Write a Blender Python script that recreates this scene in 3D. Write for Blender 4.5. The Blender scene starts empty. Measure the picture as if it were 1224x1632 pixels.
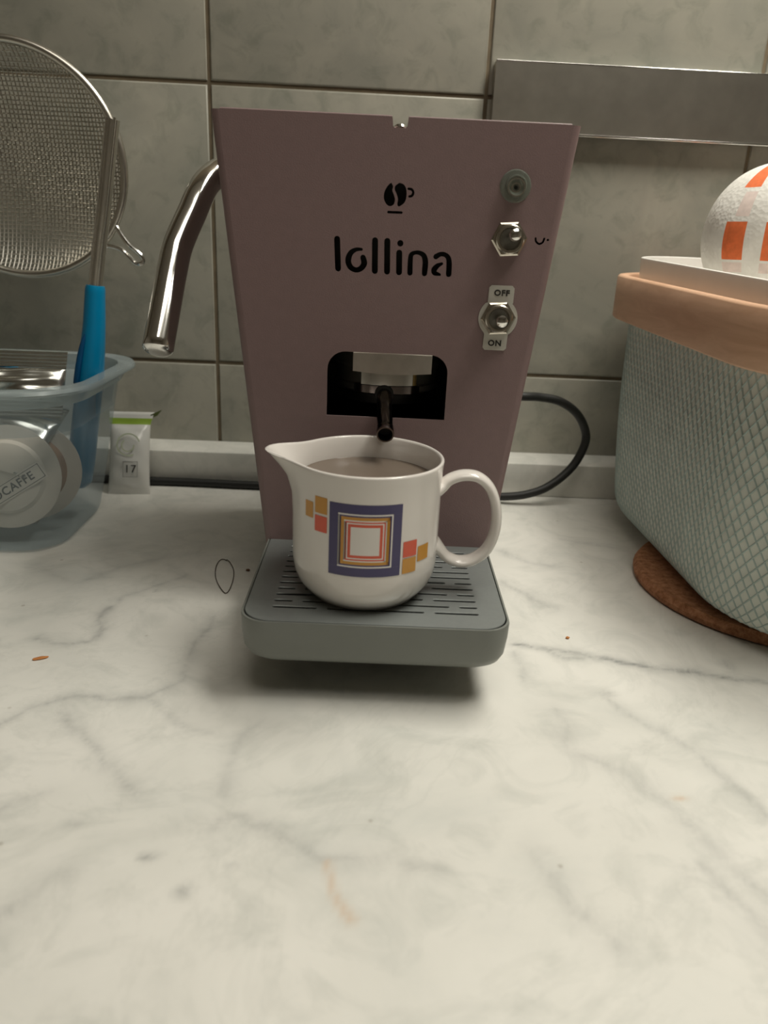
import bpy, bmesh, math, random
import numpy as np
from mathutils import Vector, Matrix

random.seed(7)
SC = bpy.context.scene
COL = SC.collection
CM = 0.01
pi = math.pi

# ------------------------------------------------------------------ camera
cam_d = bpy.data.cameras.new('camera')
cam = bpy.data.objects.new('camera', cam_d)
COL.objects.link(cam)
SC.camera = cam
F_PX, PITCH, YAW, ROLL = 1212.58, 0.3419, -0.03386, -0.04618
Rm = (Matrix.Rotation(YAW, 3, 'Z') @ Matrix.Rotation(-PITCH, 3, 'X') @ Matrix.Rotation(ROLL, 3, 'Y'))
right, fwd, up = Rm.col[0], Rm.col[1], Rm.col[2]
cm3 = Matrix((right, up, -fwd)).transposed()
cam.matrix_world = Matrix.Translation(Vector((11.884, -62.049, 19.031)) * CM) @ cm3.to_4x4()
cam_d.sensor_fit = 'VERTICAL'
cam_d.sensor_height = 36.0
cam_d.sensor_width = 27.0
cam_d.lens = F_PX * 36.0 / 1632.0
cam_d.clip_start = 0.01
cam_d.dof.use_dof = True
cam_d.dof.focus_distance = 0.40
cam_d.dof.aperture_fstop = 11.0

# ------------------------------------------------------------------ world, lamps, exposure
w = bpy.data.worlds.new('world')
SC.world = w
w.use_nodes = True
w.node_tree.nodes['Background'].inputs[0].default_value = (1.0, 0.9, 0.78, 1)
w.node_tree.nodes['Background'].inputs[1].default_value = 0.05

def area_light(name, loc, target, sx, sy, power, col):
    d = bpy.data.lights.new(name, 'AREA')
    d.shape = 'RECTANGLE'
    d.size, d.size_y = sx * CM, sy * CM
    d.energy = power
    d.color = col
    o = bpy.data.objects.new(name, d)
    COL.objects.link(o)
    o.location = Vector(loc) * CM
    o.rotation_euler = (Vector(target) - Vector(loc)).to_track_quat('-Z', 'Y').to_euler()
    return o

area_light('cooker_hood_lamp', (41, -16, 84), (32, -19, 0), 78, 20, 8.4, (1.0, 0.965, 0.86))
area_light('ceiling_fill', (24, -75, 148), (18, -60, 0), 70, 60, 5.2, (1.0, 0.95, 0.84))  # unseen weak fill, added to lift the jug, panel and tray fronts

SC.view_settings.view_transform = 'Standard'
SC.view_settings.look = 'None'
SC.view_settings.gamma = 1.0
SC.view_settings.use_curve_mapping = False
SC.view_settings.exposure = 0.12

# ------------------------------------------------------------------ node helpers
def new_mat(name):
    m = bpy.data.materials.new(name)
    m.use_nodes = True
    nt = m.node_tree
    return m, nt, nt.nodes['Principled BSDF']

def N(nt, typ, **kw):
    n = nt.nodes.new(typ)
    for k, v in kw.items():
        if k.startswith('i_'):
            key = k[2:]
            n.inputs[int(key) if key.isdigit() else key].default_value = v
        else:
            setattr(n, k, v)
    return n

def ramp(nt, fac, stops):
    r = nt.nodes.new('ShaderNodeValToRGB')
    el = r.color_ramp.elements
    while len(el) < len(stops):
        el.new(0.5)
    for e, (p, c) in zip(el, stops):
        e.position = p
        e.color = tuple(c) + (1,)
    nt.links.new(fac, r.inputs[0])
    return r.outputs[0]

def noise(nt, scale, detail=4, rough=0.55, dist=0.0, vec=None):
    n = N(nt, 'ShaderNodeTexNoise')
    n.inputs['Scale'].default_value = scale
    n.inputs['Detail'].default_value = detail
    n.inputs['Roughness'].default_value = rough
    n.inputs['Distortion'].default_value = dist
    if vec is not None:
        nt.links.new(vec, n.inputs['Vector'])
    return n.outputs[0]

def coords(nt, which='Object'):
    return N(nt, 'ShaderNodeTexCoord').outputs[which]

def add_bump(nt, bsdf, h, strength, dist):
    b = N(nt, 'ShaderNodeBump')
    b.inputs['Strength'].default_value = strength
    b.inputs['Distance'].default_value = dist
    nt.links.new(h, b.inputs['Height'])
    nt.links.new(b.outputs[0], bsdf.inputs['Normal'])

def simple(name, col, rough=0.5, metal=0.0, var=0.06, scale=60, bump=0.0, spec=0.5, coat=0.0, sss=0.0):
    m, nt, b = new_mat(name)
    v = coords(nt)
    f = noise(nt, scale, 3, vec=v)
    lo = tuple(max(0, c * (1 - var)) for c in col)
    hi = tuple(min(1, c * (1 + var)) for c in col)
    nt.links.new(ramp(nt, f, [(0.3, lo), (0.7, hi)]), b.inputs['Base Color'])
    b.inputs['Roughness'].default_value = rough
    b.inputs['Metallic'].default_value = metal
    b.inputs['Specular IOR Level'].default_value = spec
    b.inputs['Coat Weight'].default_value = coat
    b.inputs['Coat Roughness'].default_value = 0.08
    if bump:
        add_bump(nt, b, noise(nt, 1400, 2, vec=v), bump, 0.0004)
    return m

# marble
def marble_mat(name, use_attr):
    m, nt, b = new_mat(name)
    v = coords(nt)
    n1 = noise(nt, 9, 6, 0.6, 0.6, v)
    n2 = noise(nt, 26, 5, 0.6, 1.5, v)
    base = ramp(nt, n1, [(0.28, (0.64, 0.645, 0.605)), (0.46, (0.74, 0.73, 0.68)), (0.65, (0.80, 0.785, 0.735))])
    # soft grey clouds
    cl = ramp(nt, n2, [(0.30, (0.80, 0.815, 0.81)), (0.52, (1, 1, 1))])
    mx = N(nt, 'ShaderNodeMix', data_type='RGBA', blend_type='MULTIPLY')
    mx.inputs[0].default_value = 0.75
    nt.links.new(base, mx.inputs[6]); nt.links.new(cl, mx.inputs[7])
    out = mx.outputs[2]
    # hairline veins
    dn = noise(nt, 5, 6, 0.65, 2.2, v)
    sub = N(nt, 'ShaderNodeMath', operation='SUBTRACT', i_1=0.5); nt.links.new(dn, sub.inputs[0])
    ab = N(nt, 'ShaderNodeMath', operation='ABSOLUTE'); nt.links.new(sub.outputs[0], ab.inputs[0])
    vr = ramp(nt, ab.outputs[0], [(0.0, (0.80, 0.81, 0.80)), (0.022, (1, 1, 1))])
    m2 = N(nt, 'ShaderNodeMix', data_type='RGBA', blend_type='MULTIPLY')
    m2.inputs[0].default_value = 0.22
    nt.links.new(out, m2.inputs[6]); nt.links.new(vr, m2.inputs[7])
    out = m2.outputs[2]
    if use_attr:
        at = N(nt, 'ShaderNodeAttribute', attribute_name='vein')
        mm = N(nt, 'ShaderNodeMath', operation='MULTIPLY', use_clamp=True)
        nn = ramp(nt, noise(nt, 55, 4, 0.7, 1.0, v), [(0.3, (0.25,) * 3), (0.62, (1, 1, 1))])
        nt.links.new(at.outputs['Fac'], mm.inputs[0]); nt.links.new(nn, mm.inputs[1])
        m3 = N(nt, 'ShaderNodeMix', data_type='RGBA')
        nt.links.new(mm.outputs[0], m3.inputs[0]); nt.links.new(out, m3.inputs[6])
        m3.inputs[7].default_value = (0.30, 0.305, 0.295, 1)
        at2 = N(nt, 'ShaderNodeAttribute', attribute_name='rust')
        m4 = N(nt, 'ShaderNodeMix', data_type='RGBA')
        nt.links.new(at2.outputs['Fac'], m4.inputs[0]); nt.links.new(m3.outputs[2], m4.inputs[6])
        m4.inputs[7].default_value = (0.62, 0.43, 0.28, 1)
        out = m4.outputs[2]
        # sparse dark specks
        vo = N(nt, 'ShaderNodeTexVoronoi', i_Scale=34.0); nt.links.new(v, vo.inputs['Vector'])
        sp = ramp(nt, vo.outputs['Distance'], [(0.02, (0.5, 0.45, 0.4)), (0.045, (1, 1, 1))])
        m5 = N(nt, 'ShaderNodeMix', data_type='RGBA', blend_type='MULTIPLY'); m5.inputs[0].default_value = 0.5
        nt.links.new(out, m5.inputs[6]); nt.links.new(sp, m5.inputs[7])
        out = m5.outputs[2]
    nt.links.new(out, b.inputs['Base Color'])
    rr = ramp(nt, noise(nt, 40, 4, vec=v), [(0.3, (0.30,) * 3), (0.7, (0.48,) * 3)])
    nt.links.new(rr, b.inputs['Roughness'])
    b.inputs['Specular IOR Level'].default_value = 0.4
    return m

M_MARBLE = marble_mat('marble', True)
M_MARBLE2 = marble_mat('marble_ledge', False)

# wall tile
def tile_mat():
    m, nt, b = new_mat('glazed_tile')
    v = coords(nt)
    oi = N(nt, 'ShaderNodeObjectInfo')
    sc = N(nt, 'ShaderNodeVectorMath', operation='SCALE'); sc.inputs[3].default_value = 5.0
    cmb = N(nt, 'ShaderNodeCombineXYZ')
    for i in range(3):
        nt.links.new(oi.outputs['Random'], cmb.inputs[i])
    nt.links.new(cmb.outputs[0], sc.inputs[0])
    ad = N(nt, 'ShaderNodeVectorMath', operation='ADD')
    nt.links.new(v, ad.inputs[0]); nt.links.new(sc.outputs[0], ad.inputs[1])
    n1 = noise(nt, 14, 5, 0.6, 0.8, ad.outputs[0])
    n2 = noise(nt, 60, 4, 0.6, 0.6, ad.outputs[0])
    c1 = ramp(nt, n1, [(0.28, (0.275, 0.272, 0.232)), (0.5, (0.335, 0.322, 0.272)), (0.72, (0.39, 0.37, 0.31))])
    c2 = ramp(nt, n2, [(0.33, (0.74, 0.78, 0.76)), (0.5, (1, 1, 1))])
    mx = N(nt, 'ShaderNodeMix', data_type='RGBA', blend_type='MULTIPLY'); mx.inputs[0].default_value = 0.7
    nt.links.new(c1, mx.inputs[6]); nt.links.new(c2, mx.inputs[7])
    nt.links.new(mx.outputs[2], b.inputs['Base Color'])
    b.inputs['Roughness'].default_value = 0.30
    add_bump(nt, b, noise(nt, 25, 2, vec=ad.outputs[0]), 0.12, 0.002)
    return m
M_TILE = tile_mat()
M_GROUT = simple('grout', (0.16, 0.125, 0.08), 0.9, var=0.25, scale=50)
M_PAINT = simple('room_paint', (0.55, 0.51, 0.44), 0.9)
M_CEIL = simple('ceiling_paint', (0.75, 0.72, 0.66), 0.9)
M_FLOOR = simple('floor_tile', (0.3, 0.25, 0.2), 0.6)
M_CAB = simple('cabinet_wood', (0.5, 0.47, 0.42), 0.5)

M_PINK = simple('mauve_powder_coat', (0.225, 0.153, 0.15), 0.45, var=0.03, scale=200, bump=0.25)
M_DARK = simple('dark_steel', (0.018, 0.019, 0.017), 0.45, 0.3, var=0.3)
M_BLACKRUB = simple('black_rubber', (0.012, 0.012, 0.011), 0.5)
M_GREYPLATE = simple('grey_metallic_plate', (0.26, 0.28, 0.275), 0.36, 0.4, var=0.03, scale=400)
M_GREYTRAY = simple('grey_plastic_tray', (0.19, 0.20, 0.182), 0.42, 0.05, var=0.03)
M_CHROME = simple('polished_chrome', (0.80, 0.79, 0.76), 0.13, 1.0, var=0.03)
M_NICKEL = simple('nickel', (0.56, 0.52, 0.45), 0.24, 1.0, var=0.05)
M_STEEL = simple('brushed_steel', (0.62, 0.59, 0.53), 0.32, 1.0, var=0.08)
M_ALU = simple('brushed_aluminium', (0.66, 0.62, 0.58), 0.32, 1.0, var=0.10, scale=90)
M_BLACKCHROME = simple('dark_chrome', (0.20, 0.17, 0.16), 0.16, 1.0, var=0.1)
M_SMOKE = simple('smoked_steel', (0.20, 0.19, 0.165), 0.42, 0.5, var=0.2)
M_PORC = simple('white_porcelain', (0.74, 0.70, 0.66), 0.14, var=0.01, spec=0.5, coat=0.3)
M_PURPLE = simple('purple_print', (0.050, 0.040, 0.125), 0.22, var=0.04)
M_YELLOW = simple('ochre_print', (0.56, 0.265, 0.035), 0.22, var=0.04)
M_RED = simple('coral_print', (0.66, 0.095, 0.045), 0.22, var=0.04)
M_JUGDISC = simple('grey_brown', (0.17, 0.135, 0.108), 0.25, var=0.03)
M_PLATEW = simple('pale_metal_plate', (0.66, 0.64, 0.58), 0.32, 0.35, var=0.08, scale=150)
M_INK = simple('black_ink', (0.02, 0.018, 0.015), 0.5)
M_BLUE = simple('blue_plastic', (0.0, 0.205, 0.40), 0.28, var=0.03, spec=0.5)
M_BLUEDK = simple('blue_plastic_shaded', (0.0, 0.06, 0.16), 0.4)  # darker copy of the blue, carries the shade of the grip's groove
M_WOOD = None
M_FOIL = simple('silver_foil', (0.72, 0.73, 0.69), 0.24, 1.0, var=0.08, scale=40)
M_PAPERPOD = simple('pod_paper', (0.66, 0.60, 0.52), 0.8, var=0.05)
M_COFFEE = simple('pod_coffee_brown', (0.30, 0.17, 0.09), 0.8, var=0.2)
M_POUCH = simple('white_pouch_film', (0.72, 0.715, 0.68), 0.22, var=0.02, coat=0.3)
M_GREEN = simple('green_print', (0.28, 0.42, 0.05), 0.35, var=0.08)
M_PALEGREEN = simple('pale_green_print', (0.56, 0.60, 0.44), 0.35, var=0.04)
M_ORANGE = simple('orange_print', (0.78, 0.17, 0.05), 0.85, var=0.10, scale=300)
M_PINKISH = simple('faded_pink_print', (0.74, 0.62, 0.57), 0.9, var=0.08, scale=250)
M_WHITEPL = simple('white_glazed_tray', (0.80, 0.78, 0.74), 0.35, var=0.02)
M_TEAL = simple('pale_teal_net', (0.44, 0.535, 0.505), 0.75, var=0.08)
M_LINING = simple('ivory_lining', (0.68, 0.71, 0.645), 0.85, var=0.06)
M_INNER = simple('dark_basket_gap', (0.10, 0.14, 0.13), 0.9)
M_CRUMB = simple('orange_crumb', (0.50, 0.20, 0.06), 0.9, var=0.2, scale=900)
M_BROWNC = simple('brown_crumb', (0.16, 0.08, 0.04), 0.9, var=0.2, scale=900)
M_HAIR = simple('brown_hair', (0.10, 0.08, 0.06), 0.5)

def wood_mat():
    m, nt, b = new_mat('beech_veneer')
    v = coords(nt)
    mp = N(nt, 'ShaderNodeMapping'); mp.inputs['Scale'].default_value = (3, 3, 22)
    nt.links.new(v, mp.inputs[0])
    n1 = noise(nt, 6, 5, 0.6, 1.2, mp.outputs[0])
    nt.links.new(ramp(nt, n1, [(0.3, (0.56, 0.33, 0.205)), (0.7, (0.70, 0.45, 0.30))]), b.inputs['Base Color'])
    b.inputs['Roughness'].default_value = 0.5
    return m
M_WOOD = wood_mat()

def cork_mat():
    m, nt, b = new_mat('cork')
    v = coords(nt)
    n1 = noise(nt, 260, 4, 0.7, 0.3, v)
    nt.links.new(ramp(nt, n1, [(0.3, (0.20, 0.08, 0.034)), (0.5, (0.36, 0.16, 0.076)), (0.7, (0.50, 0.25, 0.13))]), b.inputs['Base Color'])
    b.inputs['Roughness'].default_value = 0.9
    add_bump(nt, b, n1, 0.4, 0.001)
    return m
M_CORK = cork_mat()

def paper_mat():
    m, nt, b = new_mat('embossed_paper')
    v = coords(nt)
    n1 = noise(nt, 90, 3, 0.5, vec=v)
    nt.links.new(ramp(nt, n1, [(0.3, (0.72, 0.70, 0.65)), (0.7, (0.82, 0.80, 0.75))]), b.inputs['Base Color'])
    b.inputs['Roughness'].default_value = 0.95
    vo = N(nt, 'ShaderNodeTexVoronoi', i_Scale=420.0); nt.links.new(v, vo.inputs['Vector'])
    add_bump(nt, b, vo.outputs['Distance'], 0.35, 0.0007)
    return m
M_PAPER = paper_mat()

def translucent_mat(name, tint, body, fac, rough):
    m, nt, b = new_mat(name)
    v = coords(nt)
    b.inputs['Roughness'].default_value = rough
    nt.links.new(ramp(nt, noise(nt, 20, 2, vec=v), [(0.3, tuple(c * .95 for c in body)), (0.7, body)]), b.inputs['Base Color'])
    tr = N(nt, 'ShaderNodeBsdfTransparent'); tr.inputs[0].default_value = tuple(tint) + (1,)
    mx = N(nt, 'ShaderNodeMixShader'); mx.inputs[0].default_value = fac
    nt.links.new(tr.outputs[0], mx.inputs[1]); nt.links.new(b.outputs[0], mx.inputs[2])
    nt.links.new(mx.outputs[0], nt.nodes['Material Output'].inputs[0])
    return m
M_TUB = translucent_mat('frosted_clear_plastic', (0.93, 0.96, 0.98), (0.46, 0.54, 0.57), 0.30, 0.22)
M_TUBRIM = translucent_mat('frosted_clear_plastic_rim', (0.90, 0.95, 0.97), (0.46, 0.525, 0.535), 0.55, 0.25)
M_CLEAR = translucent_mat('clear_lens_plastic', (0.80, 0.84, 0.78), (0.34, 0.38, 0.33), 0.35, 0.08)

# ------------------------------------------------------------------ mesh helpers (all dimensions in cm)
def link(name, me, mat=None, parent=None):
    o = bpy.data.objects.new(name, me)
    COL.objects.link(o)
    if mat is not None:
        if isinstance(mat, (list, tuple)):
            for x in mat: me.materials.append(x)
        else:
            me.materials.append(mat)
    if parent is not None:
        o.parent = parent
    return o

def finish(name, bm, mat, parent=None, smooth=True, angle=35, recalc=True):
    if recalc:
        bmesh.ops.recalc_face_normals(bm, faces=bm.faces)
    bmesh.ops.scale(bm, vec=(CM, CM, CM), verts=bm.verts)
    me = bpy.data.meshes.new(name)
    bm.to_mesh(me)
    bm.free()
    if smooth:
        me.polygons.foreach_set('use_smooth', [True] * len(me.polygons))
        me.set_sharp_from_angle(angle=math.radians(angle))
    return link(name, me, mat, parent)

def thing(name, label, cat, loc=(0, 0, 0), rz=0.0, group=None):
    o = bpy.data.objects.new(name, None)
    COL.objects.link(o)
    o.empty_display_size = 0.02
    o.location = Vector(loc) * CM
    o.rotation_euler = (0, 0, rz)
    tag(o, label, cat, group)
    return o

def tag(o, label, cat, group=None):
    o['label'] = label; o['category'] = cat
    if group: o['group'] = group
    return o

def structure(o):
    o['kind'] = 'structure'
    return o

def bm_box(x0, x1, y0, y1, z0, z1, bev=0.0, seg=2):
    bm = bmesh.new()
    bmesh.ops.create_cube(bm, size=1.0)
    bmesh.ops.scale(bm, vec=(x1 - x0, y1 - y0, z1 - z0), verts=bm.verts)
    bmesh.ops.translate(bm, vec=((x0 + x1) / 2, (y0 + y1) / 2, (z0 + z1) / 2), verts=bm.verts)
    if bev:
        bmesh.ops.bevel(bm, geom=bm.edges[:], offset=bev, segments=seg, profile=0.5, affect='EDGES')
    return bm

def smooth_path(pts, n=8):
    """Catmull-Rom through the points."""
    P = [Vector(p) for p in pts]
    P = [P[0] * 2 - P[1]] + P + [P[-1] * 2 - P[-2]]
    out = []
    for i in range(1, len(P) - 2):
        a, b, c, d = P[i - 1], P[i], P[i + 1], P[i + 2]
        for k in range(n):
            t = k / n
            out.append(0.5 * ((2 * b) + (c - a) * t + (2 * a - 5 * b + 4 * c - d) * t * t + (3 * b - a - 3 * c + d) * t ** 3))
    out.append(P[-2])
    return out

def sweep(bm, path, rad, sides=16, caps=True, closed=False, scale=(1, 1), up=None):
    """Tube along the path; rad is a number or one per point; scale squashes the section."""
    P = [Vector(p) for p in path]
    n = len(P)
    R = rad if isinstance(rad, (list, tuple)) else [rad] * n
    T = []
    for i in range(n):
        a = P[(i - 1) % n] if closed or i > 0 else P[i]
        b = P[(i + 1) % n] if closed or i < n - 1 else P[i]
        T.append((b - a).normalized())
    ref = Vector(up) if up else (Vector((0, 0, 1)) if abs(T[0].z) < 0.9 else Vector((1, 0, 0)))
    u = (ref - T[0] * ref.dot(T[0])).normalized()
    rings = []
    for i in range(n):
        if up:
            u = ref
        u = (u - T[i] * u.dot(T[i])).normalized()
        v = T[i].cross(u)
        rings.append([bm.verts.new(P[i] + (u * math.cos(2 * pi * k / sides) * scale[0] + v * math.sin(2 * pi * k / sides) * scale[1]) * R[i]) for k in range(sides)])
    m = n if closed else n - 1
    for i in range(m):
        A, B = rings[i], rings[(i + 1) % n]
        for k in range(sides):
            bm.faces.new((A[k], A[(k + 1) % sides], B[(k + 1) % sides], B[k]))
    if caps and not closed:
        bm.faces.new(rings[0][::-1]); bm.faces.new(rings[-1])
    return bm

def tube(path, rad, sides=16, **k):
    return sweep(bmesh.new(), path, rad, sides, **k)

def lathe(prof, seg=48, axis='Z', center=(0, 0, 0)):
    """prof: list of (r, h); poles where r == 0."""
    bm = bmesh.new()
    rings = []
    for r, h in prof:
        if r < 1e-6:
            rings.append([bm.verts.new((0, 0, h))])
        else:
            rings.append([bm.verts.new((r * math.cos(2 * pi * k / seg), r * math.sin(2 * pi * k / seg), h)) for k in range(seg)])
    for A, B in zip(rings, rings[1:]):
        for k in range(seg):
            a, b = (A[0], A[0]) if len(A) == 1 else (A[k], A[(k + 1) % seg])
            c, d = (B[0], B[0]) if len(B) == 1 else (B[(k + 1) % seg], B[k])
            vs = []
            for q in (a, b, c, d):
                if q not in vs: vs.append(q)
            if len(vs) > 2: bm.faces.new(vs)
    if axis == '-Y':      # h points towards -Y
        bmesh.ops.rotate(bm, cent=(0, 0, 0), matrix=Matrix.Rotation(pi / 2, 3, 'X'), verts=bm.verts)
    bmesh.ops.translate(bm, vec=center, verts=bm.verts)
    return bm

def loft(rings, cap0=True, cap1=True):
    bm = bmesh.new()
    V = [[bm.verts.new(p) for p in r] for r in rings]
    n = len(V[0])
    for A, B in zip(V, V[1:]):
        for k in range(n):
            bm.faces.new((A[k], A[(k + 1) % n], B[(k + 1) % n], B[k]))
    if cap0: bm.faces.new(V[0][::-1])
    if cap1: bm.faces.new(V[-1])
    return bm

def rrect(cx, cy, hx, hy, r, seg=8):
    """rounded rectangle outline, counter-clockwise, constant point count."""
    r = min(r, hx - 1e-3, hy - 1e-3)
    out = []
    for (sx, sy, a0) in ((1, 1, 0), (-1, 1, pi / 2), (-1, -1, pi), (1, -1, 1.5 * pi)):
        for k in range(seg + 1):
            a = a0 + (pi / 2) * k / seg
            out.append((cx + sx * (hx - r) + r * math.cos(a), cy + sy * (hy - r) + r * math.sin(a)))
    return out

def densify(poly, step):
    out = []
    n = len(poly)
    for i in range(n):
        a, b = Vector(poly[i]), Vector(poly[(i + 1) % n])
        k = max(1, int((b - a).length / step))
        for j in range(k):
            q = a.lerp(b, j / k); out.append((q.x, q.y))
    return out

def ring3(poly, z): return [(x, y, z) for x, y in poly]

def sheet(name, outer, holes, thick, mat, parent, frame):
    """flat plate with cut-outs: outlines in 2-D, filled by a 2-D curve, turned into a mesh. frame(x, y, h) -> 3-D (cm)"""
    cu = bpy.data.curves.new(name, 'CURVE')
    cu.dimensions = '2D'; cu.fill_mode = 'BOTH'; cu.extrude = thick / 2
    for poly in [outer] + holes:
        sp = cu.splines.new('POLY')
        sp.points.add(len(poly) - 1)
        for p, q in zip(sp.points, poly): p.co = (q[0], q[1], 0, 1)
        sp.use_cyclic_u = True
    tmp = bpy.data.objects.new('tmp', cu)
    COL.objects.link(tmp)
    dg = bpy.context.evaluated_depsgraph_get()
    me = bpy.data.meshes.new_from_object(tmp.evaluated_get(dg))
    bpy.data.objects.remove(tmp); bpy.data.curves.remove(cu)
    bm = bmesh.new(); bm.from_mesh(me); bpy.data.meshes.remove(me)
    bmesh.ops.remove_doubles(bm, verts=bm.verts, dist=1e-4)
    for v in bm.verts:
        v.co = Vector(frame(v.co.x, v.co.y, v.co.z))
    bm.faces.ensure_lookup_table()
    for f in bm.faces: f.material_index = 0
    return finish(name, bm, mat, parent, smooth=False)

def text_mesh(name, body, size, mat, parent, frame, thick=0.02, bold=0.0, align='CENTER'):
    cu = bpy.data.curves.new(name, 'FONT')
    cu.body = body; cu.size = size; cu.align_x = align; cu.align_y = 'CENTER'
    cu.extrude = thick / 2; cu.offset = bold; cu.resolution_u = 3; cu.space_character = 1.12
    tmp = bpy.data.objects.new('tmp', cu)
    COL.objects.link(tmp)
    dg = bpy.context.evaluated_depsgraph_get()
    me = bpy.data.meshes.new_from_object(tmp.evaluated_get(dg))
    bpy.data.objects.remove(tmp); bpy.data.curves.remove(cu)
    bm = bmesh.new(); bm.from_mesh(me); bpy.data.meshes.remove(me)
    for v in bm.verts: v.co = Vector(frame(v.co.x, v.co.y, v.co.z))
    o = finish(name, bm, mat, parent, smooth=False)
    return o

def capsule(a, b, w, seg=6):
    a, b = Vector(a), Vector(b)
    d = b - a
    ang = math.atan2(d.y, d.x) if d.length > 1e-6 else 0.0
    out = []
    for c, s in ((b, -pi / 2), (a, pi / 2)):
        for k in range(seg + 1):
            t = ang + s + pi * k / seg
            out.append((c.x + math.cos(t) * w / 2, c.y + math.sin(t) * w / 2))
    return out

def circle(c, r, n=18):
    return [(c[0] + r * math.cos(2 * pi * k / n), c[1] + r * math.sin(2 * pi * k / n)) for k in range(n)]

def stroke(pts, wd, n=5):
    """outline of a round-ended stroke along a smooth path; wd a number or one width per input point"""
    P = smooth_path([(p[0], p[1], 0) for p in pts], n)
    m = len(P)
    if isinstance(wd, (list, tuple)):
        W = [np.interp(i / (m - 1) * (len(wd) - 1), range(len(wd)), wd) for i in range(m)]
    else:
        W = [wd] * m
    L, R = [], []
    for i in range(m):
        t = (P[min(i + 1, m - 1)] - P[max(i - 1, 0)]).normalized()
        nrm = Vector((-t.y, t.x, 0))
        L.append(P[i] + nrm * W[i] / 2); R.append(P[i] - nrm * W[i] / 2)
    def cap(c, t, wdt):
        a = math.atan2(t.y, t.x)
        return [Vector((c.x + math.cos(a + pi / 2 - pi * k / 6) * wdt / 2, c.y + math.sin(a + pi / 2 - pi * k / 6) * wdt / 2, 0)) for k in range(1, 6)]
    e = cap(P[-1], (P[-1] - P[-2]), W[-1])
    s = cap(P[0], (P[0] - P[1]), W[0])
    poly = L + e + R[::-1] + s
    return [(p.x, p.y) for p in poly]

# ================================================================== STRUCTURE
# tiled wall: grout bed with one object per tile (20 cm tiles)
TZ0 = 9.2
wall = structure(finish('wall_back', bm_box(-150, 170, 0.14, 4, -90, 150), M_GROUT, smooth=False))
tb = bm_box(-9.87, 9.87, 0.0, 0.9, -9.87, 9.87)
bmesh.ops.bevel(tb, geom=[e for e in tb.edges if all(v.co.y < 0.1 for v in e.verts)], offset=0.14, segments=3, profile=0.5, affect='EDGES')
tile0 = finish('tile', tb, M_TILE, wall, angle=60)
first = True
for k in range(-1, 2):
    for i in range(-3, 4):
        o = tile0 if first else tile0.copy()
        if not first:
            COL.objects.link(o); o.parent = wall
        first = False
        o.location = Vector(((i + 0.5) * 20, 0, TZ0 + (k + 0.5) * 20)) * CM
        o.rotation_euler = (random.uniform(-.002, .002), 0, random.uniform(-.002, .002))

# marble upstand against the wall
bm = bm_box(-100, 130, -3.62, -0.02, 0.0, 2.74, 0.12, 2)
structure(finish('trim_1', bm, M_MARBLE2))

structure(finish('ceiling', bm_box(-150, 170, -260, 4, 150, 153), M_CEIL, smooth=False))
structure(finish('floor', bm_box(-150, 170, -260, 4, -93, -90), M_FLOOR, smooth=False))
structure(finish('wall_left', bm_box(-153, -150, -260, 4, -90, 150), M_PAINT, smooth=False))
structure(finish('wall_right', bm_box(170, 173, -260, 4, -90, 150), M_PAINT, smooth=False))
structure(finish('wall_front', bm_box(-150, 170, -263, -260, -90, 150), M_PAINT, smooth=False))
structure(finish('trim_2', bm_box(-100, 130, -60, 0, -90, -3.0), M_CAB, smooth=False))   # base units under the worktop

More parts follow.
